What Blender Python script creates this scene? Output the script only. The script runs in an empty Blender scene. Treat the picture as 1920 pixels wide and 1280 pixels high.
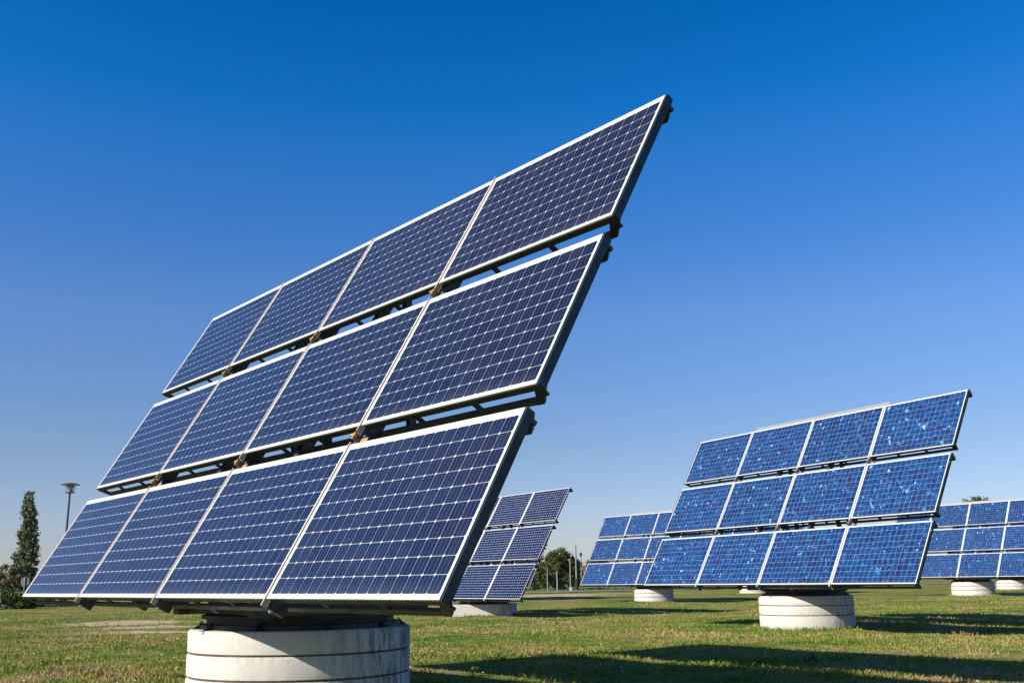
import bpy, math, random
import numpy as np
from mathutils import Vector, Matrix
R = math.radians
random.seed(7); rng = np.random.default_rng(7)
scene = bpy.context.scene
col = scene.collection

# ------------------------------------------------------------------ camera
CZ = 1.47
cam_d = bpy.data.cameras.new('camera'); cam = bpy.data.objects.new('camera', cam_d); col.objects.link(cam)
cam_d.sensor_width = 36; cam_d.lens = 1853.7/1920*36; cam_d.clip_end = 6000
PITCH, ROLL = 13.58, -0.86
cam.matrix_world = Matrix.Translation((0, 0, CZ)) @ Matrix.Rotation(R(90+PITCH), 4, 'X') @ Matrix.Rotation(R(ROLL), 4, 'Z')
scene.camera = cam

# ------------------------------------------------------------------ light
SUN_AZ, SUN_EL = -150.0, 29.0
w = bpy.data.worlds.new('World'); scene.world = w; w.use_nodes = True
nt = w.node_tree; nt.nodes.clear()
sky = nt.nodes.new('ShaderNodeTexSky'); sky.sky_type = 'NISHITA'; sky.sun_disc = False
sky.sun_elevation = R(SUN_EL); sky.sun_rotation = R(90-SUN_AZ)
sky.altitude = 0; sky.air_density = 1.0; sky.dust_density = 0.3; sky.ozone_density = 3.0
hs = nt.nodes.new('ShaderNodeHueSaturation'); hs.inputs['Saturation'].default_value = 1.24
bg = nt.nodes.new('ShaderNodeBackground'); bg.inputs['Strength'].default_value = 0.128
wo = nt.nodes.new('ShaderNodeOutputWorld')
tcw = nt.nodes.new('ShaderNodeTexCoord'); spw = nt.nodes.new('ShaderNodeSeparateXYZ'); nt.links.new(tcw.outputs['Generated'], spw.inputs[0])
crw = nt.nodes.new('ShaderNodeValToRGB'); ew = crw.color_ramp.elements      # sky tint by elevation (world direction); overhead stops darkened to cut ambient light
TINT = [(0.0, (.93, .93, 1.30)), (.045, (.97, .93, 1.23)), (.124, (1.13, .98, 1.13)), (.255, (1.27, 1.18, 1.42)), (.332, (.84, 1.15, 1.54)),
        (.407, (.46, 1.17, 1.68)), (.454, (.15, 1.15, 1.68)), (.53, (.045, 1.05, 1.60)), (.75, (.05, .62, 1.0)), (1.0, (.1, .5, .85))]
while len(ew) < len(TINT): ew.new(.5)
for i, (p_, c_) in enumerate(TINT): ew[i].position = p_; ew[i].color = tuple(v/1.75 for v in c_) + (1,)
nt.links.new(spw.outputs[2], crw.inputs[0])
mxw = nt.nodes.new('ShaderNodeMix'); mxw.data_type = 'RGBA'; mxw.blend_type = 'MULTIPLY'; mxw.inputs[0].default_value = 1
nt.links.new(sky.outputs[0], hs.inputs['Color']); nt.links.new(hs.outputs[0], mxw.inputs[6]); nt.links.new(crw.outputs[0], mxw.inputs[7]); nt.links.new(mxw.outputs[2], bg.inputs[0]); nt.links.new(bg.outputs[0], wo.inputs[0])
sd = bpy.data.lights.new('sun', 'SUN'); sun = bpy.data.objects.new('sun', sd); col.objects.link(sun)
sd.energy = 5.0; sd.angle = R(0.53); sd.color = (1, .93, .82)
sdir = Vector((math.cos(R(SUN_EL))*math.cos(R(SUN_AZ)), math.cos(R(SUN_EL))*math.sin(R(SUN_AZ)), math.sin(R(SUN_EL))))
sun.rotation_euler = sdir.to_track_quat('Z', 'Y').to_euler()
vs = scene.view_settings; vs.view_transform = 'Standard'; vs.look = 'None'; vs.exposure = 0.45; vs.gamma = 1

# ------------------------------------------------------------------ helpers
def tag(o, label=None, cat=None, group=None, kind=None):
    if label: o['label'] = label
    if cat: o['category'] = cat
    if group: o['group'] = group
    if kind: o['kind'] = kind
    return o
def empty(name, loc, rz=0):
    o = bpy.data.objects.new(name, None); o.empty_display_size = .3
    o.location = loc; o.rotation_euler = (0, 0, rz); col.objects.link(o); return o
class MB:
    def __init__(s): s.v = []; s.f = []; s.m = []; s.uv = {}
    def face(s, pts, m=0):
        k = len(s.v); s.v += [tuple(p) for p in pts]; s.f.append(tuple(range(k, k+len(pts)))); s.m.append(m)
    def poly(s, verts, faces, m=0):
        k = len(s.v); s.v += [tuple(p) for p in verts]
        for f in faces: s.f.append(tuple(k+i for i in f)); s.m.append(m)
    def box(s, x0, x1, y0, y1, z0, z1, fr=None, m=0):
        P = [(x, y, z) for z in (z0, z1) for y in (y0, y1) for x in (x0, x1)]
        if fr: P = [fr(*p) for p in P]
        s.poly(P, [(0, 2, 3, 1), (4, 5, 7, 6), (0, 1, 5, 4), (2, 6, 7, 3), (0, 4, 6, 2), (1, 3, 7, 5)], m)
    def bar(s, a, b, wd, ht=None, m=0, up=(0, 0, 1)):
        a = Vector(a); b = Vector(b); d = (b-a).normalized(); up = Vector(up)
        if abs(d.dot(up)) > .98: up = Vector((0, 1, 0))
        x = d.cross(up).normalized(); y = x.cross(d); ht = ht or wd
        P = [p + x*sx*wd/2 + y*sy*ht/2 for p in (a, b) for sy in (-1, 1) for sx in (-1, 1)]
        s.poly(P, [(0, 2, 3, 1), (4, 5, 7, 6), (0, 1, 5, 4), (2, 6, 7, 3), (0, 4, 6, 2), (1, 3, 7, 5)], m)
    def lathe(s, prof, n=48, c=(0, 0, 0), m=0, off=0):
        k = len(s.v)
        for r, z in prof:
            for i in range(n):
                a = 2*math.pi*(i+off)/n; s.v.append((c[0]+r*math.cos(a), c[1]+r*math.sin(a), c[2]+z))
        for j in range(len(prof)-1):
            for i in range(n):
                i2 = (i+1) % n; s.f.append((k+j*n+i, k+j*n+i2, k+(j+1)*n+i2, k+(j+1)*n+i)); s.m.append(m)
        s.f.append(tuple(k+i for i in reversed(range(n)))); s.m.append(m)
        e = k+(len(prof)-1)*n; s.f.append(tuple(e+i for i in range(n))); s.m.append(m)
    def cone(s, a, b, r0, r1, n=8, m=0):
        a = Vector(a); b = Vector(b); d = (b-a).normalized()
        x = d.orthogonal().normalized(); y = d.cross(x); k = len(s.v)
        for p, r in ((a, r0), (b, r1)):
            for i in range(n):
                t = 2*math.pi*i/n; s.v.append(tuple(p + x*r*math.cos(t) + y*r*math.sin(t)))
        for i in range(n):
            i2 = (i+1) % n; s.f.append((k+i, k+i2, k+n+i2, k+n+i)); s.m.append(m)
        s.f.append(tuple(k+i for i in reversed(range(n)))); s.f.append(tuple(k+n+i for i in range(n))); s.m += [m, m]
    def build(s, name, mats, parent=None, smooth=False, bevel=0):
        me = bpy.data.meshes.new(name); me.from_pydata(s.v, [], s.f)
        if not isinstance(mats, (list, tuple)): mats = [mats]
        for mt in mats: me.materials.append(mt)
        me.polygons.foreach_set('material_index', s.m)
        if smooth:
            me.polygons.foreach_set('use_smooth', [len(p.vertices) == 4 for p in me.polygons])
            try: me.set_sharp_from_angle(angle=R(35))
            except Exception: pass
        me.update()
        o = bpy.data.objects.new(name, me); col.objects.link(o)
        if parent: o.parent = parent
        if bevel:
            b = o.modifiers.new('bevel', 'BEVEL'); b.width = bevel; b.segments = 2; b.limit_method = 'ANGLE'
        return o
def copy_tree(o, parent=None):
    c = o.copy(); col.objects.link(c)
    if parent: c.parent = parent
    for ch in list(o.children): copy_tree(ch, c)
    return c

# ------------------------------------------------------------------ node helpers
class N:
    def __init__(s, name):
        s.mat = bpy.data.materials.new(name); s.mat.use_nodes = True; s.t = s.mat.node_tree
        s.b = s.t.nodes['Principled BSDF']
    def n(s, ty, **kw):
        x = s.t.nodes.new(ty)
        for k, v in kw.items(): setattr(x, k, v)
        return x
    def put(s, sock, v):
        if hasattr(v, 'is_linked') or isinstance(v, bpy.types.NodeSocket): s.t.links.new(v, sock)
        else: sock.default_value = v
    def math(s, op, a, b=0.0, c=None):
        x = s.n('ShaderNodeMath', operation=op); s.put(x.inputs[0], a); s.put(x.inputs[1], b)
        if c is not None: s.put(x.inputs[2], c)
        return x.outputs[0]
    def noise(s, vec, scale, detail=4, rough=.55, out='Fac'):
        x = s.n('ShaderNodeTexNoise'); s.put(x.inputs['Vector'], vec); x.inputs['Scale'].default_value = scale
        x.inputs['Detail'].default_value = detail; x.inputs['Roughness'].default_value = rough; return x.outputs[out]
    def ramp(s, f, stops):
        x = s.n('ShaderNodeValToRGB'); s.put(x.inputs[0], f); e = x.color_ramp.elements
        while len(e) < len(stops): e.new(.5)
        for i, (p, c) in enumerate(stops):
            e[i].position = p; e[i].color = (c, c, c, 1) if isinstance(c, (int, float)) else (*c, 1)
        return x.outputs[0]
    def mix(s, f, a, b, mode='MIX'):
        x = s.n('ShaderNodeMix', data_type='RGBA', blend_type=mode)
        s.put(x.inputs[0], f)
        for i, v in ((6, a), (7, b)):
            s.put(x.inputs[i], (*v, 1) if isinstance(v, tuple) and len(v) == 3 else v)
        return x.outputs[2]
    def smooth(s, v, a, b):
        x = s.n('ShaderNodeMapRange', interpolation_type='SMOOTHSTEP'); s.put(x.inputs[0], v)
        x.inputs[1].default_value = a; x.inputs[2].default_value = b; return x.outputs[0]
    def vmul(s, vec, k):
        x = s.n('ShaderNodeVectorMath', operation='MULTIPLY'); s.put(x.inputs[0], vec); x.inputs[1].default_value = k; return x.outputs[0]
    def bump(s, h, strength=.3, dist=.02):
        x = s.n('ShaderNodeBump'); s.put(x.inputs['Height'], h); x.inputs['Strength'].default_value = strength
        x.inputs['Distance'].default_value = dist; s.t.links.new(x.outputs[0], s.b.inputs['Normal'])
    def set(s, **kw):
        for k, v in kw.items():
            s.put(s.b.inputs[k.replace('_', ' ')], (*v, 1) if isinstance(v, tuple) and len(v) == 3 else v)
        return s.mat
def simple(name, c, rough=.5, metal=0.0, var=.25, scale=6.0, bump=0):
    m = N(name); g = m.n('ShaderNodeTexCoord').outputs['Object']
    f = m.noise(g, scale, 5, .65)
    c2 = tuple(x*(1-var) for x in c); c3 = tuple(min(1, x*(1+var*.6)) for x in c)
    m.set(Base_Color=m.ramp(f, [(.3, c2), (.55, c), (.75, c3)]), Metallic=metal, Roughness=m.ramp(f, [(.3, min(1, rough*1.2)), (.7, rough*.8)]))
    if bump: m.bump(f, bump)
    return m.mat

# ------------------------------------------------------------------ materials
def cell_material(kind, nu, nv):
    m = N('cells_'+kind)
    uv = m.n('ShaderNodeUVMap').outputs[0]
    sp = m.n('ShaderNodeSeparateXYZ'); m.put(sp.inputs[0], uv); U, V = sp.outputs[0], sp.outputs[1]
    fu = m.math('ABSOLUTE', m.math('SUBTRACT', m.math('FRACT', U), .5))      # 0 centre .5 edge
    fv = m.math('ABSOLUTE', m.math('SUBTRACT', m.math('FRACT', V), .5))
    inside = m.math('MULTIPLY', m.math('MULTIPLY', m.math('GREATER_THAN', U, 0.0), m.math('LESS_THAN', U, float(nu))),
                    m.math('MULTIPLY', m.math('GREATER_THAN', V, 0.0), m.math('LESS_THAN', V, float(nv))))
    gu, gv, corner = {'mono': (.4925, .4895, .90), 'poly': (.486, .485, 2), 'dots': (.497, .497, .85)}[kind]
    cell = m.math('MULTIPLY', m.math('LESS_THAN', fu, gu), m.math('LESS_THAN', fv, gv))
    cell = m.math('MULTIPLY', cell, m.math('LESS_THAN', m.math('ADD', fu, fv), corner))
    cell = m.math('MULTIPLY', cell, inside)
    fl = m.n('ShaderNodeVectorMath', operation='FLOOR'); m.put(fl.inputs[0], uv)
    oi = m.n('ShaderNodeObjectInfo').outputs['Random']
    cb = m.n('ShaderNodeCombineXYZ'); m.put(cb.inputs[2], m.math('MULTIPLY', oi, 37.0))
    ad = m.n('ShaderNodeVectorMath', operation='ADD'); m.put(ad.inputs[0], fl.outputs[0]); m.put(ad.inputs[1], cb.outputs[0])
    wn = m.n('ShaderNodeTexWhiteNoise', noise_dimensions='3D'); m.put(wn.inputs['Vector'], ad.outputs[0]); rnd = wn.outputs['Value']
    ad2 = m.n('ShaderNodeVectorMath', operation='ADD'); m.put(ad2.inputs[0], uv); m.put(ad2.inputs[1], cb.outputs[0])
    if kind == 'mono':
        c = m.ramp(rnd, [(0, (.0095, .0130, .035)), (.5, (.011, .0158, .041)), (.985, (.0125, .0175, .045)), (1, (.018, .014, .024))])
        n1 = m.noise(m.vmul(uv, (.35, .35, 1)), 1.0, 3)
        c = m.mix(m.math('MULTIPLY', n1, .5), c, (.014, .020, .048))
        # two bus bars per cell running up the panel
        bb = m.math('LESS_THAN', m.math('ABSOLUTE', m.math('SUBTRACT', fu, .17)), .0055)
        br = m.math('MULTIPLY', bb, m.math('ADD', .22, m.math('MULTIPLY', m.noise(m.vmul(uv, (.2, 1.3, 1)), 2, 2), .35)))
        c = m.mix(br, c, (.42, .44, .48))
        rough, white = .07, (.53, .54, .56)
    elif kind == 'poly':
        c = m.ramp(rnd, [(0, (.004, .020, .085)), (.35, (.004, .030, .115)), (.65, (.006, .046, .140)), (.85, (.008, .019, .085)), (1, (.018, .019, .070))])
        vo = m.n('ShaderNodeTexVoronoi', feature='F1', distance='EUCLIDEAN'); m.put(vo.inputs['Vector'], ad2.outputs[0]); vo.inputs['Scale'].default_value = 2.7
        sc = m.n('ShaderNodeSeparateColor'); m.put(sc.inputs[0], vo.outputs['Color'])
        c = m.mix(m.math('MULTIPLY', m.math('POWER', sc.outputs[0], 2.0), .75), c, (.012, .072, .22))
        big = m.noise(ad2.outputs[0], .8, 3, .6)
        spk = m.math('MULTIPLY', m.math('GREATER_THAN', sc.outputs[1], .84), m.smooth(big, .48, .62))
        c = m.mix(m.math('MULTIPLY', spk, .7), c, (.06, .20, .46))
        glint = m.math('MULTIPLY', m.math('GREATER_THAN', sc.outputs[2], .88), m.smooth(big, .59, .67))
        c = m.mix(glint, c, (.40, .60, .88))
        bb = m.math('LESS_THAN', m.math('ABSOLUTE', m.math('SUBTRACT', fu, .20)), .006)
        c = m.mix(m.math('MULTIPLY', bb, .3), c, (.12, .15, .28))
        rough, white = .08, (.30, .34, .44)
    else:
        c = m.ramp(rnd, [(0, (.005, .011, .045)), (1, (.007, .016, .06))])
        rough, white = .08, (.80, .80, .78)
    pan = m.math('ADD', .90, m.math('MULTIPLY', oi, .2))                   # module to module variation
    cp = m.n('ShaderNodeCombineColor'); [m.put(cp.inputs[q_], pan) for q_ in range(3)]
    c = m.mix(1.0, c, cp.outputs[0], 'MULTIPLY')
    film = m.noise(m.vmul(ad2.outputs[0], (.9, .22, 1)), 1.1, 5, .7)       # dust film, running down the glass
    edge = m.math('MULTIPLY', m.smooth(V, .8, .0), .05)
    c = m.mix(m.math('ADD', m.math('MULTIPLY', m.smooth(film, .45, .8), .035), edge), c, (.34, .33, .30))
    border = m.mix(inside, (.78, .77, .73), white)
    m.set(Base_Color=m.mix(cell, border, c), Roughness=rough, Specular_IOR_Level=.38)
    m.b.inputs['IOR'].default_value = 1.45
    dust = m.noise(m.n('ShaderNodeTexCoord').outputs['Object'], 3, 5)
    m.put(m.b.inputs['Roughness'], m.math('ADD', rough, m.math('MULTIPLY', dust, .05)))
    return m.mat
CELLS = {'mono': (16, 10), 'poly': (16, 10), 'dots': (20, 13)}
M = {k: cell_material(k, *CELLS[k]) for k in CELLS}
M['frame'] = simple('anodised_aluminium', (.72, .70, .64), .42, .25, .12, 3)
M['steel'] = simple('dark_galvanised_steel', (.06, .066, .068), .55, .35, .45, 9, .05)
M['plate'] = simple('blue_grey_galvanised_plate', (.020, .038, .048), .5, .25, .5, 7, .05)
M['black'] = simple('black_painted_steel', (.022, .021, .020), .6, .1, .4, 8, .05)
M['strip_warm'] = simple('tan_edge_strip', (.72, .50, .33), .5, .1, .25, 4)
M['strip_grey'] = simple('grey_edge_strip', (.46, .46, .44), .5, .2, .15, 4)
M['strip_white'] = simple('white_edge_strip', (.66, .65, .60), .5, .1, .1, 4)
M['clamp'] = simple('rusty_yellow_clamp', (.50, .29, .11), .55, .2, .35, 20)
M['zinc'] = simple('zinc_bolt', (.5, .52, .52), .35, .7, .2, 20)
M['ctop'] = simple('grey_top_plate', (.34, .34, .33), .5, .3, .15, 2)

def concrete():
    m = N('weathered_cream_concrete'); tc = m.n('ShaderNodeTexCoord').outputs['Object']
    sp = m.n('ShaderNodeSeparateXYZ'); m.put(sp.inputs[0], tc)
    ang = m.math('ARCTAN2', sp.outputs[1], sp.outputs[0])
    cb = m.n('ShaderNodeCombineXYZ'); m.put(cb.inputs[0], m.math('MULTIPLY', ang, 9.0)); m.put(cb.inputs[1], m.math('MULTIPLY', sp.outputs[2], 1.3))
    streak = m.noise(cb.outputs[0], 1.6, 5, .7)
    fine = m.noise(tc, 14, 6, .7)
    big = m.noise(tc, 1.3, 4, .6)
    base = m.ramp(fine, [(.3, (.50, .475, .42)), (.6, (.58, .555, .50)), (.8, (.63, .61, .56))])
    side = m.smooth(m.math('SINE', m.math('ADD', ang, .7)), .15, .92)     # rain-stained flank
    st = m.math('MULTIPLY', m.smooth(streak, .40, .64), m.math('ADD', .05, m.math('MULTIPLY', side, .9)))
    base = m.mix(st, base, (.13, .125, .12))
    base = m.mix(m.math('MULTIPLY', m.smooth(big, .52, .72), .18), base, (.33, .30, .24))
    pit = m.n('ShaderNodeTexVoronoi'); m.put(pit.inputs['Vector'], tc); pit.inputs['Scale'].default_value = 9
    base = m.mix(m.math('MULTIPLY', m.math('LESS_THAN', pit.outputs['Distance'], .06), .5), base, (.22, .2, .17))
    zf = m.math('FRACT', m.math('DIVIDE', m.math('SUBTRACT', .90, sp.outputs[2]), .255))       # drips below each joint
    drip = m.math('MULTIPLY', m.smooth(zf, .42, .0), m.smooth(m.noise(m.vmul(cb.outputs[0], (2.2, .5, 1)), 1.9, 4, .7), .47, .68))
    base = m.mix(m.math('MULTIPLY', drip, .55), base, (.20, .165, .13))
    low = m.smooth(sp.outputs[2], .10, .0)
    base = m.mix(m.math('MULTIPLY', low, .35), base, (.25, .22, .14))
    m.set(Base_Color=base, Roughness=.85); m.bump(fine, .25, .01); return m.mat
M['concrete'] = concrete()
M['seam'] = simple('dirty_mortar_joint', (.10, .065, .045), .9, 0, .4, 12)

# ------------------------------------------------------------------ trackers
PW, PH, GAP = 2.6, 1.622, .2275
def make_tracker(kind, tilt, base_h, label, cat='solar tracker'):
    root = empty('solar_tracker', (0, 0, 0))
    tag(root, label, cat, 'sun-tracking solar arrays on concrete bases in the meadow')
    t = R(tilt); rise = {'dots': .27, 'mono': .36}.get(kind, .31); T0 = 1.76 if kind == 'mono' else 1.7
    O = Vector((-2*PW, -T0, base_h+rise))
    vv = Vector((0, math.sin(t), math.cos(t))); ww = Vector((0, math.cos(t), -math.sin(t)))
    fr = lambda a, b, c: O + Vector((a, 0, 0)) + vv*b + ww*c
    # base
    if kind == 'dots':
        b = MB(); b.lathe([(1.90, -.25), (1.90, base_h-.02), (1.88, base_h)], 4, off=.03)
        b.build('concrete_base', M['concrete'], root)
    else:
        z = base_h; hs_ = (.255, .255, .50); k = 0
        for h in hs_:
            z0 = z-h
            if k == 2: z0 = min(z0, -.3)
            b = MB(); b.lathe([(1.235, z0), (1.238, z0+.008), (1.264, z0+.02), (1.268, z-.03), (1.255, z-.008), (1.235, z)], 96)
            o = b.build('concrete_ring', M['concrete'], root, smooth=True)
            if k < 2:
                s = MB(); s.lathe([(1.247, z0-.011), (1.247, z0+.011)], 96); s.build('mortar_joint', M['seam'], o, smooth=True)
            z = z-h; k += 1
    # turntable
    rt = 1.15
    b = MB(); b.lathe([(rt, base_h+.001), (rt, base_h+.05), (rt-.08, base_h+.052), (rt-.08, base_h+.11), (rt-.02, base_h+.112), (rt-.02, base_h+.15), (rt-.25, base_h+.16)], 64)
    tt = b.build('turntable', M['black'], root, smooth=True)
    for i in range(10):
        b = MB(); a = 2*math.pi*(i+.6)/10; ca, sa = math.cos(a), math.sin(a)
        f2 = lambda x, y, zz, ca=ca, sa=sa: (x*ca-y*sa, x*sa+y*ca, zz)
        P = [f2(rt-.02, -.03, base_h+.002), f2(rt-.02, .03, base_h+.002), f2(rt+.07, .03, base_h+.002), f2(rt+.07, -.03, base_h+.002),
             f2(rt-.02, -.03, base_h+.08), f2(rt-.02, .03, base_h+.08), f2(rt+.03, .03, base_h+.03), f2(rt+.03, -.03, base_h+.03)]
        b.poly(P, [(0, 3, 2, 1), (4, 5, 6, 7), (0, 1, 5, 4), (2, 3, 7, 6), (0, 4, 7, 3), (1, 2, 6, 5)])
        b.build('anchor_block', M['plate'], tt)
    # platform and back truss
    b = MB()
    for x in (-1.0, 1.0): b.box(x-.08, x+.08, -1.12, 1.05, base_h+.152, base_h+.27)
    for y in (-.95, 0, .9): b.box(-.918, .918, y-.06, y+.06, base_h+.16, base_h+.26)
    b.build('platform_frame', M['steel'], root, bevel=.006)
    b = MB()
    for x in (-1.0, 1.0):
        foot = Vector((x, .95, base_h+.272))
        for q in (1.55, 3.3, 4.6): b.bar(foot, fr(0, q, .24) + Vector((x+2*PW, 0, 0)), .09)
        b.bar(Vector((x, -1.0, base_h+.27)), fr(x+2*PW, .30, .25), .10)
        b.bar(fr(x+2*PW, -.0, .25), fr(x+2*PW, 5.05, .25), .10, .12)
    b.bar((-1, .95, base_h+.33), (1, .95, base_h+.33), .08)
    b.bar(fr(2*PW-1, 3.3, .56), (1.0, .98, base_h+.45), .05)
    b.bar(fr(2*PW-1, 1.72, .36), fr(2*PW+1, 1.72, .36), .09, .14)
    b.bar(fr(2*PW-1, 3.57, .36), fr(2*PW+1, 3.57, .36), .09, .14)
    b.build('support_truss', M['steel'], root)
    # ribs behind the joints
    for i in (1, 2, 3):
        u = i*PW; x0, x1 = u-.035, u+.035
        b = MB(); prof = [(-.067, .035), (5.36, .035), (5.37, .08), (5.20, .224), (.06, .224), (-.067, .218)]
        P = [fr(x, a, c) for x in (x0, x1) for a, c in prof]; n = len(prof)
        b.poly(P, [tuple(range(n)), tuple(reversed(range(n, 2*n)))] + [(j, j+n, (j+1) % n+n, (j+1) % n) for j in range(n)])
        rb = b.build('rib', M['steel'], root)
        sw, mt, px = {'mono': (.007, 'strip_warm', .008), 'poly': (.013, 'strip_grey', .010), 'dots': (.036, 'strip_white', .0)}[kind]
        for rr in range(3):
            v0 = rr*(PH+GAP)
            b = MB(); b.box(u-px-sw, u-px+sw, v0-.067, v0+PH+.03, -.010, .034, fr)
            if kind == 'poly': b.box(u+px-sw*.5, u+px+sw*.8, v0-.05, v0+PH+.02, -.009, .034, fr)
            b.build('edge_strip', M[mt], rb)
            if rr:
                b = MB(); vc = v0-.12
                b.box(u-.048, u+.034, vc-.012, vc+.012, -.024, .0, fr); b.box(u-.015, u+.009, vc-.045, vc+.035, -.018, .03, fr)
                b.box(u+.034, u+.16, vc-.09, vc+.0, .06, .068, fr)
                b.build('clamp', M['clamp'] if kind == 'mono' else M['zinc'], rb)
            for dv in (-.045, .075):
                b = MB(); a_ = fr(u+.036, v0+dv-.04, .075); b.cone(a_, a_+Vector((.03, 0, 0)), .014, .014, 8)
                b.build('bolt', M['zinc'], rb)
    # row frames
    SD = .082 if kind == 'mono' else .06
    IN = .15 if kind == 'mono' else .06      # the rear beams stop short of the panel edge
    for rr in range(3):
        v0 = rr*(PH+GAP); e = .012
        segs = [(i*PW+(.036 if i else 0.0), (i+1)*PW-(.036 if i < 3 else 0.0)) for i in range(4)]
        b = MB()
        for a0, a1 in segs:
            b.box(a0+e, a1-e, v0+.001, v0+.055, .016, .078, fr)            # bottom rail
            be0, be1 = (a0+e if a0 > 0 else IN), (a1-e if a1 < 4*PW-.01 else 4*PW-IN)
            for q0, q1 in ((.002, .030), (PH-.062, PH-.012)):                # rear C-beams, web and two lips
                b.box(be0, be1, v0+q0, v0+q0+.006, .165, .238, fr); b.box(be0, be1, v0+q0+.006, v0+q1, .232, .238, fr)
                b.box(be0, be1, v0+q0+.006, v0+q1, .165, .171, fr)
            b.box(a0+e, a1-e, v0+PH-.06, v0+PH-.001, .016, .079, fr)         # top rail
            for j in range(3):
                x = a0+(a1-a0)*(j+.95)/3 if j < 2 else a1-.06
                b.box(x-.03, x+.03, v0+.006, v0+.028, .0785, .1645, fr); b.box(x-.03, x+.03, v0+PH-.056, v0+PH-.02, .0795, .1645, fr)
                b.box(x-.03, x+.03, v0+.06, v0+PH-.25, .055, .077, fr)
        b.build('row_frame', M['steel'], root)
        for sx, (x0, x1) in ((-1, (-.012, -.002)), (1, (4*PW+.002, 4*PW+.012))):
            b = MB()
            if kind != 'dots':
                b.box(x0, x1, v0-.002, v0+PH+.003, -.001, SD, fr)
            xi = IN if sx < 0 else 4*PW-IN; xo = x0 if sx < 0 else x1; bx_ = -sx
            for q0, q1 in ((.0, .033), (PH-.066, PH-.008)):       # tapered end bracket
                Q = [fr(a_, v0+q_, c_) for q_ in (q0, q1) for a_, c_ in ((xo, SD+.001), (xi, .24), (xi+bx_*.09, .24), (xo+bx_*.13, SD+.001))]
                b.poly(Q, [(0, 1, 2, 3), (7, 6, 5, 4), (0, 4, 5, 1), (1, 5, 6, 2), (2, 6, 7, 3), (3, 7, 4, 0)])
            b.build('side_plate', M['plate'], root)
    # panels
    nu, nv = CELLS[kind]; hw = {'mono': .014, 'poly': .026, 'dots': .040}[kind]
    fw = {'mono': .020, 'poly': .024, 'dots': .016}[kind]
    mu, mb_, mtp = {'mono': (.036, .046, .062), 'poly': (.030, .030, .034), 'dots': (.022, .022, .022)}[kind]
    base_panel = None
    for rr in range(3):
        for c in range(4):
            o_ = fr(c*PW, rr*(PH+GAP), 0)
            if base_panel is None:
                g = lambda a, b_, c_: vv*b_ + ww*c_ + Vector((a, 0, 0))
                a0, a1 = hw, PW-hw
                b = MB(); b.box(a0+fw, a1-fw, fw, PH-fw, .001, .012, g)
                p = b.build('solar_panel', M[kind], root)
                uvl = p.data.uv_layers.new(name='UVMap')
                cw = (a1-a0-2*mu)/nu; chh = (PH-mb_-mtp)/nv
                for li, lp in enumerate(p.data.loops):
                    co = Vector(p.data.vertices[lp.vertex_index].co)
                    uvl.data[li].uv = ((co.x-a0-mu)/cw, (co.dot(vv)-mb_)/chh)
                b = MB(); b.box(a0, a1, 0, fw, -.004, .0145, g); b.box(a0, a1, PH-fw, PH, -.004, .0145, g)
                b.box(a0, a0+fw, fw, PH-fw, -.004, .0145, g); b.box(a1-fw, a1, fw, PH-fw, -.004, .0145, g)
                fo = b.build('panel_frame', M['frame'], p)
                b = MB(); b.box(PW/2-.09, PW/2+.09, PH-.42, PH-.30, .013, .045, g); b.build('junction_box', M['black'], p)
                base_panel = p
            else: p = copy_tree(base_panel, root)
            p.location = o_
    if kind == 'poly':
        b = MB(); b.box(PW+.0, 3*PW+.05, 3*PH+2*GAP+.045, 3*PH+2*GAP+.19, .085, .093, fr)
        [b.box(q_*PW+.05, q_*PW+.11, 3*PH+2*GAP-.06, 3*PH+2*GAP+.18, .094, .104, fr) for q_ in (1, 1.97, 2.9)]; b.build('top_plate', M['ctop'], root)
    return root

BASES = {}
def place(root, xy, yaw, gz):
    root.location = (xy[0], xy[1], gz); root.rotation_euler = (0, 0, yaw); BASES[tuple(xy)] = 1.3
def axis(bl, yaw, t=1.7):
    return (bl[0]+5.2*math.cos(yaw)-t*math.sin(yaw), bl[1]+5.2*math.sin(yaw)+t*math.cos(yaw))
# (array bottom-left corner, yaw, array bottom z)
mono = make_tracker('mono', 29.87, .90, 'largest and nearest solar array, dark navy panels with a white cell grid')
place(mono, axis((-7.215, 14.886), -.87024, 1.76), -.87024, 1.3485-.36-.90)
s = make_tracker('poly', 29.4, .83, 'second largest solar array, bright speckled blue, grey plate along its top edge')
ys = -1.07083
place(s, axis((4.0135, 31.993), ys), ys, 1.2694-.31-.83)
def more(src, bl, yaw, z, bh, label, ax=None, gz=None):
    c = copy_tree(src); c['label'] = label
    place(c, ax or axis(bl, yaw), yaw, gz if gz is not None else z-.31-bh); return c
more(s, (4.39, 69.54), -.8814, 1.11, .83, 'small distant blue array partly hidden behind the left end of the speckled blue array')
more(s, (24.49, 67.8), -.937, 1.28, .83, 'distant blue array cut off by the right edge of the photo')
more(s, None, -.93, 0, .83, 'farthest blue array, only its short pale base showing under the large speckled blue array', ax=(20.6, 88.0), gz=-.03)
more(s, None, -.93, 0, .83, 'array of which only the base shows, at the right edge behind another tracker base', ax=(41.9, 86.0), gz=.08)
d = make_tracker('dots', 30.9, .52, 'navy array dotted with white diamonds, on a low angular concrete block')
place(d, axis((-5.85, 49.52), -.953), -.953, .74-.27-.52)
c = copy_tree(d); c['label'] = 'array hidden behind the dotted navy array, only its thin white right edge and posts showing'
place(c, axis((-6.32, 82.29), -.79), -.79, .92-.27-.52)

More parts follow.
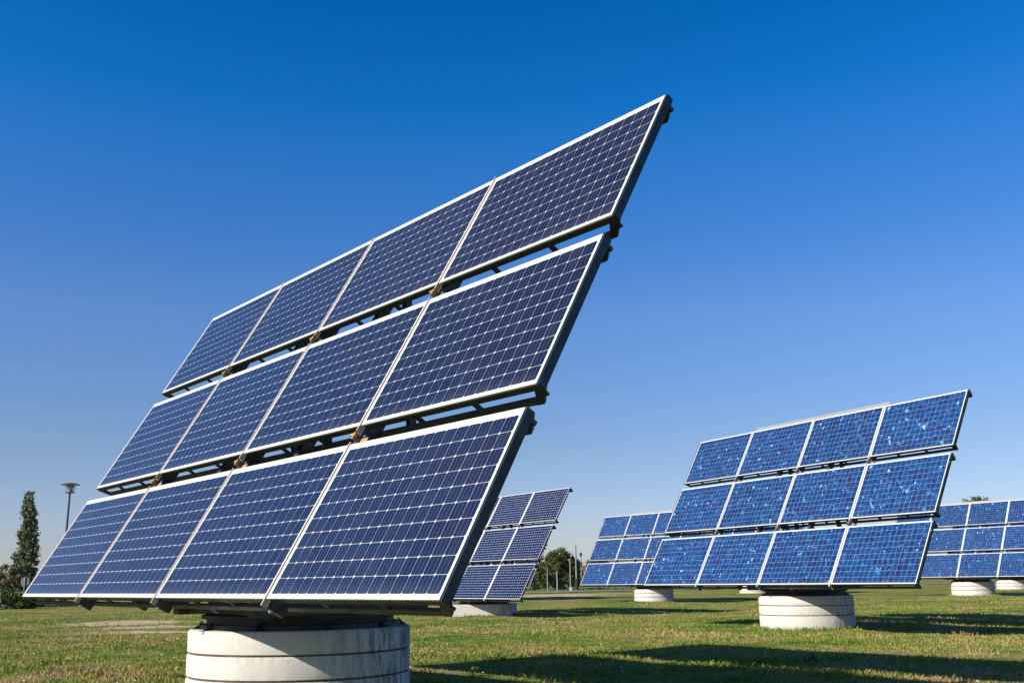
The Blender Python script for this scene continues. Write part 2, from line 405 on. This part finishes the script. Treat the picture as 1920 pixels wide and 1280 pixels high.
# ------------------------------------------------------------------ ground
CP = [(-2.6, 12, .10), (8, 28.3, .10), (8.9, 66.2, -.02), (29, 64.6, .14), (-1.5, 46.2, -.06), (20.6, 88, 0), (41.9, 86, .08), (5, 85, .05), (0, 0, 0), (-20, 30, 0), (20, 12, .02), (40, 40, .15)]
def gz(x, y):
    x = np.asarray(x, float); y = np.asarray(y, float)
    n = np.zeros_like(x*y); d_ = np.full_like(n, .12)
    for a, b, c_ in CP:
        k = np.exp(-((x-a)**2+(y-b)**2)/(2*9.0**2)); n += k*c_; d_ += k
    z = n/d_
    z = z + .022*np.sin(x*1.3+.7*np.sin(y*.8))*np.sin(y*1.1+.5) + .03*np.sin(x*.37+1)*np.sin(y*.29+x*.11)
    return z
xs = np.concatenate([[-3000, -1200, -500, -220, -140, -100], np.arange(-80, -24, 2.0), np.arange(-24, 30, .5), np.arange(30, 90, 2.0), [100, 140, 220, 500, 1200, 3000]])
yy = np.concatenate([[-400, -100, -40, -15], np.arange(-6, 50, .5), np.arange(50, 130, 1.5), [135, 145, 160, 180, 210, 260, 400, 900, 2000, 4500]])
X, Y = np.meshgrid(xs, yy); Z = gz(X, Y)
far = (np.abs(X) > 110) | (Y > 170) | (Y < -10); Z = np.where(far, 0, Z)
nx, ny = len(xs), len(yy)
me = bpy.data.meshes.new('ground')
me.from_pydata(np.stack([X.ravel(), Y.ravel(), Z.ravel()], 1).tolist(), [], [(j*nx+i, j*nx+i+1, (j+1)*nx+i+1, (j+1)*nx+i) for j in range(ny-1) for i in range(nx-1)])
me.polygons.foreach_set('use_smooth', [True]*len(me.polygons))
ground = bpy.data.objects.new('ground', me); col.objects.link(ground); tag(ground, kind='structure')

def grass_color(m, pos, blades=False):
    fl = m.vmul(pos, (1, 1, 0))
    big = m.noise(fl, .22, 5, .65); mid = m.noise(fl, 1.1, 5, .7)
    f = m.math('ADD', m.math('MULTIPLY', big, .5), m.math('MULTIPLY', mid, .5))
    c = m.ramp(f, [(.40, (.085, .158, .016)), (.47, (.155, .21, .026)), (.515, (.25, .24, .050)), (.56, (.33, .25, .088)), (.62, (.37, .265, .14))])
    return fl, c, f
def ell(m, sx, sy, cx, cy, rx, ry):
    a = m.math('DIVIDE', m.math('SUBTRACT', sx, cx), rx); b = m.math('DIVIDE', m.math('SUBTRACT', sy, cy), ry)
    return m.math('SUBTRACT', 1.0, m.math('ADD', m.math('MULTIPLY', a, a), m.math('MULTIPLY', b, b)))
g = N('meadow'); pos = g.n('ShaderNodeNewGeometry').outputs['Position']
fl, c, f = grass_color(g, pos)
c = g.mix(1.0, c, g.ramp(g.noise(fl, 9, 5, .75), [(.30, .42), (.5, .9), (.72, 1.35)]), 'MULTIPLY')
c = g.mix(g.math('MULTIPLY', g.smooth(g.noise(fl, 26, 3, .7), .55, .75), .5), c, (.26, .24, .10))
sp = g.n('ShaderNodeSeparateXYZ'); g.put(sp.inputs[0], pos)
tot = None
DIRT = [(-16.6, 43.5, 2.6, 3.8), (-11.6, 33.5, 2.2, 1.3), (-13.5, 38, 1.8, 2.2), (.5, 78, 4.5, 3.5), (2.5, 95, 6, 6), (8, 104, 9, 5)]
for e in DIRT:
    v = ell(g, sp.outputs[0], sp.outputs[1], *e); tot = v if tot is None else g.math('MAXIMUM', tot, v)
tot = g.math('ADD', tot, g.math('MULTIPLY', g.math('SUBTRACT', g.noise(fl, 1.5, 6, .75), .5), 6.5))
dm = g.smooth(tot, .05, .6)
c = g.mix(dm, c, g.ramp(g.noise(fl, 3, 5, .7), [(.3, (.34, .21, .11)), (.5, (.60, .42, .26)), (.7, (.74, .58, .42))]))
g.set(Base_Color=c, Roughness=.95, Specular_IOR_Level=.1)
g.bump(g.noise(fl, 7, 6, .75), .8, .08)
me.materials.append(g.mat)

# road: a sheet over the ground
def ribbon(name, pts, wd, mat, lift=.03):
    P = []
    for i in range(len(pts)-1):
        for k in range(8):
            a, b = np.array(pts[i]), np.array(pts[i+1]); P.append(a+(b-a)*k/8)
    P.append(np.array(pts[-1])); P = np.array(P)
    for _ in range(12): P[1:-1] = (P[:-2]+P[2:]+2*P[1:-1])/4
    T = np.gradient(P, axis=0); T /= np.linalg.norm(T, axis=1)[:, None]; Nn = np.stack([-T[:, 1], T[:, 0]], 1)
    V = []; nc = 9
    for p, n_ in zip(P, Nn):
        for j in range(nc):
            q = p+n_*wd*(j/(nc-1)-.5); V.append((q[0], q[1], float(gz(q[0], q[1]))+lift))
    Fc = [(i*nc+j, i*nc+j+1, (i+1)*nc+j+1, (i+1)*nc+j) for i in range(len(P)-1) for j in range(nc-1)]
    m2 = bpy.data.meshes.new(name); m2.from_pydata(V, [], Fc); m2.materials.append(mat)
    o = bpy.data.objects.new(name, m2); col.objects.link(o); return o
M['road'] = simple('pale_asphalt', (.20, .195, .19), .9, 0, .15, 1.0)
rd = ribbon('road', [(-130, 52), (-70, 72), (-43, 86), (-12, 112), (10, 127), (38, 145), (69, 158), (130, 176)], 11, M['road'], .05); tag(rd, kind='structure')

# grass blades
def blades(n, y0, y1, hmin, hmax, wbase, name, spread=.66, power=1.0):
    u = rng.random(n); y = y0*(y1/y0)**(u**power)
    x = (rng.random(n)*2-1)*spread*y
    nz = (np.sin(x*1.9+1.3*np.sin(y*1.2))+np.sin(y*2.3+1.7*np.sin(x*.9))+np.sin(x*.5+y*.7))/3
    keep = rng.random(n) < .55+.45*nz
    tall = np.zeros(n)
    k0 = int(n*.93)                                    # the last part: tussocks and a fringe round the bases
    m0 = (n-k0)//2; cxy = rng.random((260, 2)); cy_ = y0*(50/y0)**cxy[:, 0]; cx_ = (cxy[:, 1]*2-1)*spread*cy_
    ii = rng.integers(0, 260, m0); sg_ = rng.normal(size=(m0, 2))*.13*(.5+rng.random(260)[ii])[:, None]
    x[k0:k0+m0] = cx_[ii]+sg_[:, 0]*1.6; y[k0:k0+m0] = cy_[ii]+sg_[:, 1]; tall[k0:k0+m0] = (.2+.7*rng.random(260)**2)[ii]
    bl_ = np.array(list(BASES)); m1 = n-k0-m0; jj = rng.integers(0, len(bl_), m1); an = rng.random(m1)*6.283; rr_ = 1.285+.34*rng.random(m1)**2
    x[k0+m0:] = bl_[jj, 0]+rr_*np.cos(an); y[k0+m0:] = bl_[jj, 1]+rr_*np.sin(an); tall[k0+m0:] = 1.3*rng.random(m1)
    keep[k0:] = True
    for (bx, by) in BASES: keep &= (x-bx)**2+(y-by)**2 > 1.275**2
    for cx, cy, rx, ry in DIRT: keep &= (((x-cx)/rx)**2+((y-cy)/ry)**2 > .8) | (rng.random(n) < .12)
    x, y, nz, tall = x[keep], y[keep], nz[keep], tall[keep]; n = len(x)
    z = gz(x, y)-.005
    h = (hmin+(hmax-hmin)*rng.random(n)**2)*(.75+.6*np.clip(nz+.3, 0, 1))*(1+tall); a = rng.random(n)*6.283; h = np.minimum(h, .15); lean = h*(.2+.8*rng.random(n)); la = rng.random(n)*6.283
    wd = wbase*(.6+.8*rng.random(n))*(y/y0)**.55
    V = np.empty((n, 4, 3))
    V[:, 0] = np.stack([x-np.cos(a)*wd, y-np.sin(a)*wd, z], 1); V[:, 1] = np.stack([x+np.cos(a)*wd, y+np.sin(a)*wd, z], 1)
    V[:, 2] = np.stack([x+np.cos(la)*lean*.4+np.cos(a)*wd*.7, y+np.sin(la)*lean*.4+np.sin(a)*wd*.7, z+h*.6], 1)
    V[:, 3] = np.stack([x+np.cos(la)*lean, y+np.sin(la)*lean, z+h], 1)
    m2 = bpy.data.meshes.new(name); m2.vertices.add(n*4); m2.vertices.foreach_set('co', V.ravel())
    I = np.arange(n)*4; T = np.stack([I, I+1, I+2, I, I+2, I+3], 1).ravel()
    m2.loops.add(n*6); m2.loops.foreach_set('vertex_index', T.astype(np.int32))
    m2.polygons.add(n*2); m2.polygons.foreach_set('loop_start', (np.arange(n*2)*3).astype(np.int32))
    try: m2.polygons.foreach_set('loop_total', np.full(n*2, 3, np.int32))
    except Exception: pass
    at = m2.attributes.new('rnd', 'FLOAT', 'POINT'); at.data.foreach_set('value', np.repeat(rng.random(n), 4).astype(np.float32))
    m2.update(calc_edges=True); return m2
gb = N('grass_blade'); pos = gb.n('ShaderNodeNewGeometry').outputs['Position']
fl, c, f = grass_color(gb, pos)
ra = gb.n('ShaderNodeAttribute', attribute_name='rnd').outputs['Fac']
c = gb.mix(1.0, c, gb.ramp(ra, [(0, .65), (.6, 1.1), (1, 1.6)]), 'MULTIPLY')
c = gb.mix(gb.math('MULTIPLY', gb.math('GREATER_THAN', ra, .86), .6), c, (.32, .29, .12))
gb.set(Base_Color=c, Roughness=.7, Specular_IOR_Level=.2)
gm = blades(680000, 10.2, 62, .022, .080, .0042, 'grass'); gm.materials.append(gb.mat)
go = bpy.data.objects.new('grass', gm); col.objects.link(go); tag(go, 'short uneven green and straw coloured meadow grass', 'grass', kind='stuff')

# daisies
b = MB()
for _ in range(230):
    y = 12*(60/12)**random.random(); x = random.uniform(-.62, .62)*y
    if min((x-p[0])**2+(y-p[1])**2 for p in BASES) < 2.2: continue
    z = float(gz(x, y))+random.uniform(.03, .07); r = random.uniform(.012, .020)
    b.poly([(x+r*math.cos(k*1.047), y+r*math.sin(k*1.047), z+.3*r*math.sin(k)) for k in range(6)] + [(x, y, z+.006)], [(k, (k+1) % 6, 6) for k in range(6)])
    pass
M['petal'] = simple('white_petal', (.8, .8, .76), .7, 0, .1)
fo = b.build('daisies', M['petal']); tag(fo, 'tiny white daisies scattered through the meadow grass', 'flowers', kind='stuff')

# ------------------------------------------------------------------ vegetation
def leafmat(name, cols, rough=.6):
    m = N(name); ra = m.n('ShaderNodeAttribute', attribute_name='rnd').outputs['Fac']
    m.set(Base_Color=m.ramp(ra, cols), Roughness=rough, Specular_IOR_Level=.25); return m.mat
M['leaf_poplar'] = leafmat('poplar_leaf', [(0, (.07, .095, .04)), (.5, (.14, .165, .075)), (1, (.24, .25, .14))])
M['leaf_dark'] = leafmat('oak_leaf', [(0, (.03, .042, .012)), (.5, (.08, .095, .026)), (1, (.17, .165, .05))])
M['leaf_green'] = leafmat('shrub_leaf', [(0, (.045, .08, .02)), (.5, (.10, .15, .035)), (1, (.17, .21, .07))])
M['leaf_red'] = leafmat('russet_leaf', [(0, (.030, .026, .014)), (.5, (.065, .050, .024)), (1, (.12, .10, .04))])
M['leaf_olive'] = leafmat('olive_leaf', [(0, (.06, .06, .02)), (.5, (.125, .12, .04)), (1, (.22, .19, .075))])
M['bark'] = simple('bark', (.10, .075, .055), .9, 0, .4, 8, .3)
def leaves(name, lobes, n, size, mat, parent):
    """lobes: (x,y,z, rx,ry,rz, weight)"""
    W_ = np.array([l[6] for l in lobes], float); W_ /= W_.sum()
    # break the lobes into clumps so the outline is uneven and gaps show
    C_ = []
    for l, wt in zip(lobes, W_):
        k = max(6, int(wt*n/38))
        d_ = rng.normal(size=(k, 3)); d_ /= np.linalg.norm(d_, axis=1)[:, None]
        rr = (.35+.65*rng.random(k)**.5)[:, None]
        C_.append(np.array(l[:3])+d_*rr*np.array(l[3:6]))
    C_ = np.concatenate(C_); idx = rng.integers(0, len(C_), n)
    spread = np.mean([min(l[3:6]) for l in lobes])*.22
    P = C_[idx]+rng.normal(size=(n, 3))*spread*.55
    a = rng.normal(size=(n, 3)); a /= np.linalg.norm(a, axis=1)[:, None]
    b_ = np.cross(a, rng.normal(size=(n, 3))); b_ /= np.linalg.norm(b_, axis=1)[:, None]
    s_ = size*(.5+rng.random(n))[:, None]
    V = np.stack([P-a*s_, P+b_*s_*.55, P+a*s_, P-b_*s_*.55], 1)
    m2 = bpy.data.meshes.new(name); m2.vertices.add(n*4); m2.vertices.foreach_set('co', V.ravel())
    m2.loops.add(n*4); m2.loops.foreach_set('vertex_index', np.arange(n*4, dtype=np.int32))
    m2.polygons.add(n); m2.polygons.foreach_set('loop_start', (np.arange(n)*4).astype(np.int32))
    try: m2.polygons.foreach_set('loop_total', np.full(n, 4, np.int32))
    except Exception: pass
    cl = rng.random(len(C_))[idx]*.6+rng.random(n)*.4
    at = m2.attributes.new('rnd', 'FLOAT', 'POINT'); at.data.foreach_set('value', np.repeat(cl, 4).astype(np.float32))
    m2.update(calc_edges=True); m2.materials.append(mat)
    o = bpy.data.objects.new(name, m2); col.objects.link(o); o.parent = parent; return o
def at_px(px, dist):
    """ground position seen at photo column px, at this distance"""
    a = ((px-960)/1853.7*math.cos(R(ROLL)) + .243*math.sin(R(ROLL)))*math.cos(R(PITCH))
    return (a*dist*1.0, dist)
def plant(name, px, dist, lobes, n, size, mat, label, cat, trunk=None, group=None, fol='crown'):
    x, y = at_px(px, dist); root = empty(name, (x, y, float(gz(x, y))))
    tag(root, label, cat, group)
    if trunk:
        h, r = trunk; b = MB(); b.cone((0, 0, -.2), (.08, 0, h*.45), r, r*.7, 9); b.cone((.08, 0, h*.45), (0, .05, h), r*.7, r*.25, 9)
        for l in lobes: b.cone((.04, 0, h*.4), (l[0]*.8, l[1]*.8, l[2]), r*.4, r*.1, 6)
        b.build('trunk', M['bark'], root)
    else:
        b = MB()
        for l in lobes:
            for k in range(3): b.cone((l[0]*.5+k*.1, l[1]*.5, -.1), (l[0]+.3*k-.3, l[1], l[2]), .035, .012, 5)
        b.build('stem', M['bark'], root)
    leaves(fol, lobes, n, size, mat, root); return root
# poplar, left
lob = [(0.05-.028*i, 0, 1.4+i*.66, (.92 if i < 8 else .86)+.10*math.sin(i*2.1), .85, 1.0, 1.2) for i in range(12)]
lob[-1] = (-.42, 0, 9.3, .42, .4, .7, .5); lob[-2] = (-.34, 0, 8.5, .62, .5, .7, .8); lob[-3] = (-.25, 0, 7.75, .76, .6, .7, 1.0)
lob += [(-1.15, 0, 4.3, .35, .3, .45, .18), (-.9, 0, 3.8, .35, .3, .4, .18)]
plant('poplar_tree', 47, 90, lob, 24000, .08, M['leaf_poplar'], 'slender tall poplar at the far left standing above the shrubs', 'tree', (8.2, .14))
# shrubs around it
plant('shrub', 18, 86, [(0, 0, 1.9, 1.3, 1.2, 1.6, 1), (.6, .2, 1.2, 1.0, 1, 1, .6)], 5200, .10, M['leaf_olive'], 'olive green shrub left of the poplar at the photo edge', 'shrub', group='shrubs by the road')
plant('shrub', 38, 80, [(0, 0, 1.2, 1.7, 1.2, 1.1, 1), (1.3, .2, .9, 1.3, 1, .9, .7)], 6500, .09, M['leaf_red'], 'dark reddish brown shrub in front of the poplar foot, behind the round sign', 'shrub', group='shrubs by the road')
plant('shrub', 6, 74, [(0, 0, .7, 1.8, 1.2, .8, 1), (1.5, .3, .4, 1.3, 1, .5, .7)], 5000, .09, M['leaf_green'], 'low green shrub in the bottom of the far left hedge', 'shrub', group='shrubs by the road')
plant('shrub', 92, 84, [(0, 0, 1.7, 1.2, 1.2, 1.3, 1)], 3600, .09, M['leaf_red'], 'red twigged shrub whose tip shows over the left end of the largest array', 'shrub', group='shrubs by the road')
# middle trees
plant('broadleaf_tree', 1046, 160, [(0, 0, 3.6, 3.0, 2.8, 2.6, 2), (-1.6, 0, 2.6, 1.9, 2, 2.2, 1), (1.9, .3, 2.8, 1.6, 1.8, 1.9, 1), (.2, 0, 5.0, 1.6, 1.6, 1.2, .8), (0, -1, 1.4, 2.8, 1.6, 1.3, 1)], 15000, .15, M['leaf_dark'], 'round olive green tree behind the row of poles', 'tree', (4.5, .25))
plant('broadleaf_tree', 1072, 166, [(0, 0, 3.0, 1.9, 1.6, 2.0, 1), (.4, 0, 1.4, 1.8, 1.5, 1.3, 1)], 6000, .15, M['leaf_dark'], 'smaller dark tree touching the right side of the round tree', 'tree', (3.5, .2))
plant('broadleaf_tree', 1000, 156, [(0, 0, 2.0, 2.2, 1.6, 2.0, 1), (-2.5, 0, 2.2, 2.2, 1.6, 2.0, 1)], 8000, .14, M['leaf_dark'], 'dark tree in the gap between the dotted array and the round tree', 'tree', (2.5, .2))
plant('broadleaf_tree', 1122, 150, [(0, 0, 2.8, 2.0, 1.6, 1.9, 1), (-.7, 0, 1.4, 1.9, 1.6, 1.4, 1)], 7000, .14, M['leaf_dark'], 'dark tree half hidden behind the left end of the small distant blue array', 'tree', (3.5, .2))
plant('ash_tree', 1848, 110, [(0, 0, 8.6, 1.7, 1.5, 1.0, 1.4), (-1.4, 0, 8.0, 1.0, 1, .8, .5), (1.7, 0, 7.9, .9, 1, .8, .5), (0, 0, 5.8, 2.4, 2.2, 2.0, 1.5)], 7000, .11, M['leaf_dark'], 'tree whose wispy top shows above the array at the right edge', 'tree', (7.2, .2))
plant('broadleaf_tree', 1668, 120, [(0, 0, 5.0, 1.4, 1.5, 2.2, 1)], 4500, .14, M['leaf_dark'], 'tree glimpsed through the lower gap of the speckled blue array', 'tree', (5, .2))
# two weeds at the shadow edge
for px, dist, lab in ((885, 15.6, 'dark leafy weed at the edge of the big shadow right of the nearest base'), (1508, 16.6, 'tuft of weeds on the shadow edge below the second base')):
    x, y = at_px(px, dist); root = empty('weed', (x, y, float(gz(x, y)))); tag(root, lab, 'weed')
    b = MB()
    for k in range(7): b.cone((0, 0, 0), (random.uniform(-.12, .12), random.uniform(-.1, .1), random.uniform(.1, .2)), .004, .002, 5)
    b.build('stem', M['leaf_green'], root)
    leaves('foliage', [(0, 0, .08, .16, .12, .07, 1), (.05, 0, .14, .1, .1, .05, 1)], 170, .018, M['leaf_dark'], root)
# far hedge
hd = empty('hedge', (8, 185, 0)); tag(hd, 'low brownish hedge along the horizon behind the poles', 'hedge')
leaves('foliage', [(x_, 3*math.sin(x_), .9, 3.4, 1.4, 1.1+.35*math.sin(x_*1.7), 1) for x_ in range(-30, 60, 4)], 16000, .2, M['leaf_olive'], hd)

# ------------------------------------------------------------------ far house roof
hx, hy = at_px(1088, 230); hs2 = empty('house', (hx, hy, 0), .3); tag(hs2, 'tiny far house with a red tiled roof between the tall pole and the blue array', 'house')
b = MB(); b.box(-4, 4, -3, 3, 0, 2.9); b.build('wall', simple('house_render', (.5, .42, .33), .9), hs2)
b = MB(); b.poly([(-4.4, -3.5, 2.8), (4.4, -3.5, 2.8), (4.4, 3.5, 2.8), (-4.4, 3.5, 2.8), (-4.4, 0, 4.6), (4.4, 0, 4.6)], [(0, 1, 5, 4), (2, 3, 4, 5), (0, 4, 3), (1, 2, 5), (0, 3, 2, 1)])
b.build('roof', simple('roof_tile', (.28, .10, .07), .85), hs2)
for wx in (-2.5, 0, 2.5):
    b = MB(); b.box(wx-.45, wx+.45, -3.03, -3.002, 1.1, 2.2); b.build('window', M['plate'], hs2)

# ------------------------------------------------------------------ fence and poles
M['green'] = simple('green_fence_paint', (.015, .075, .05), .6, 0, .3)
M['pole'] = simple('weathered_concrete_pole', (.30, .275, .24), .8, 0, .25, 2)
M['polegrey'] = simple('grey_steel_pole', (.24, .23, .22), .6, .2, .25, 2)
M['white'] = simple('white_paint', (.50, .50, .48), .5, 0, .1)
f0 = at_px(955, 142); f1 = at_px(1215, 150)
fe = empty('fence', (f0[0], f0[1], 0)); tag(fe, 'green wire mesh fence with thin posts below the trees beyond the road', 'fence')
L = math.dist(f0, f1); dx, dy = (f1[0]-f0[0])/L, (f1[1]-f0[1])/L; fz = lambda s_: float(gz(f0[0]+dx*s_, f0[1]+dy*s_))
k = 0
while k*1.85 < L:
    s_ = k*1.85; b = MB(); b.cone((dx*s_, dy*s_, fz(s_)-.1), (dx*s_, dy*s_, fz(s_)+1.75), .035, .03, 6); b.build('fence_post', M['green'], fe); k += 1
b = MB(); zz = np.mean([fz(s_) for s_ in np.linspace(0, L, 9)])
for h in np.arange(.05, 1.7, .16): b.bar((0, -.045, zz+h), (dx*L, dy*L-.045, zz+h), .014)
for s_ in np.arange(0, L, .16): b.bar((dx*s_, dy*s_-.07, zz), (dx*s_, dy*s_-.07, zz+1.66), .010)
b.build('wire_mesh', M['green'], fe)
def pole(px, dist, h, r, mat, label, extra=None):
    x, y = at_px(px, dist); root = empty('utility_pole', (x, y, float(gz(x, y)))); tag(root, label, 'pole')
    b = MB(); b.cone((0, 0, -.2), (0, 0, h), r, r*.8, 10); b.cone((0, 0, h), (0, 0, h+.06), r*.95, r*.6, 10); b.build('shaft', mat, root)
    if extra == 'box':
        b = MB(); b.box(-.2, .2, -.3, -.10, 0, .45); b.box(-.23, .23, -.33, -.07, .45, .50); b.build('cabinet', M['white'], root)
    if extra == 'collar':
        b = MB(); b.cone((0, 0, .9), (0, 0, 1.6), r*1.5, r*1.5, 8); b.cone((0, 0, .1), (0, 0, .9), r*1.9, r*1.9, 8); b.build('collar', M['black'], root)
    if extra == 'lamp':
        b = MB(); b.lathe([(.05, h-.1), (.17, h), (.17, h+.35), (.08, h+.5)], 12); b.build('lamp_head', M['black'], root)
        b = MB(); b.cone((0, 0, h-1.4), (0, 0, h-.9), r*1.7, r*1.7, 8); b.build('bracket', M['black'], root)
    if extra == 'cap':
        b = MB(); b.cone((0, 0, h), (0, 0, h+.6), r*.45, r*.35, 8); b.build('spike', M['polegrey'], root)
pole(1026.5, 140, 3.1, .075, M['pole'], 'leftmost pale pole in front of the round tree')
pole(1044.6, 140, 2.6, .055, M['white'], 'thin white pole, the shortest, in front of the round tree')
pole(1069.5, 140, 4.2, .085, M['pole'], 'pale pole with a white box at its foot', 'box')
pole(1081, 142, 6.1, .13, M['polegrey'], 'tallest dark grey pole right of the round tree', 'collar')
pole(1090.5, 150, 4.9, .10, M['polegrey'], 'lamp topped thin pole just right of the tallest pole', 'lamp')
# low guard rail by the road
g0 = at_px(1086, 133); g1 = at_px(1206, 136)
gr = empty('guard_rail', (g0[0], g0[1], float(gz(*g0)))); tag(gr, 'low grey guard rail beyond the small distant blue array', 'guard rail')
b = MB(); b.bar((0, 0, .55), (g1[0]-g0[0], g1[1]-g0[1], .55), .05, .22); b.build('rail', M['pole'], gr)
for k in range(8):
    q = (k+.5)/8; b = MB(); b.bar(((g1[0]-g0[0])*q, (g1[1]-g0[1])*q+.07, -.2), ((g1[0]-g0[0])*q, (g1[1]-g0[1])*q+.07, .6), .08); b.build('rail_post', M['steel'], gr)

# ------------------------------------------------------------------ street lamp, sign (left)
x, y = at_px(115, 80); lp = empty('street_lamp', (x, y, float(gz(x, y)))); tag(lp, 'slender street lamp with a flat disc head behind the left end of the largest array', 'street lamp')
lp.scale = (1.74,)*3; H = 5.05
b = MB(); b.cone((0, 0, -.1), (0, 0, 1.0), .075, .07, 14); b.cone((0, 0, 1.0), (0, 0, H), .055, .045, 14); b.build('pole', simple('dark_green_pole', (.035, .055, .05), .5), lp, smooth=True)
b = MB(); b.lathe([(.42, H+.40), (.425, H+.415), (.30, H+.455), (.14, H+.49), (.0001, H+.50)], 40); b.build('lamp_shade', simple('grey_lamp_shade', (.20, .18, .15), .5, .3), lp, smooth=True)
gl = N('lamp_glass'); gl.set(Base_Color=(.75, .78, .8), Roughness=.1, Transmission_Weight=.9)
b = MB(); b.lathe([(.21, H+.06), (.24, H+.39)], 28); b.build('lens', gl.mat, lp, smooth=True)
b = MB(); b.lathe([(.05, H), (.22, H+.03), (.23, H+.055), (.09, H+.06), (.06, H+.2), (.10, H+.3), (.10, H+.395)], 24); b.build('fitting', simple('lamp_fitting', (.30, .30, .28), .5, .3), lp, smooth=True)
x, y = at_px(45, 78); sg = empty('round_sign', (x, y, float(gz(x, y)))); tag(sg, 'grey back of a round road sign on a thin post before the shrubs', 'road sign')
b = MB(); b.cone((0, 0, -.1), (0, 0, 2.3), .035, .035, 10); b.build('post', M['zinc'], sg)
b = MB(); k = len(b.v)
n = 28; P = [(.34*math.cos(2*math.pi*i/n), yv, 1.95+.34*math.sin(2*math.pi*i/n)) for yv in (.05, .08) for i in range(n)]
b.poly(P, [tuple(reversed(range(n))), tuple(range(n, 2*n))] + [(i, (i+1) % n, (i+1) % n+n, i+n) for i in range(n)]); b.build('disc', simple('sign_back', (.14, .14, .14), .6), sg)

scene.render.engine = 'CYCLES'
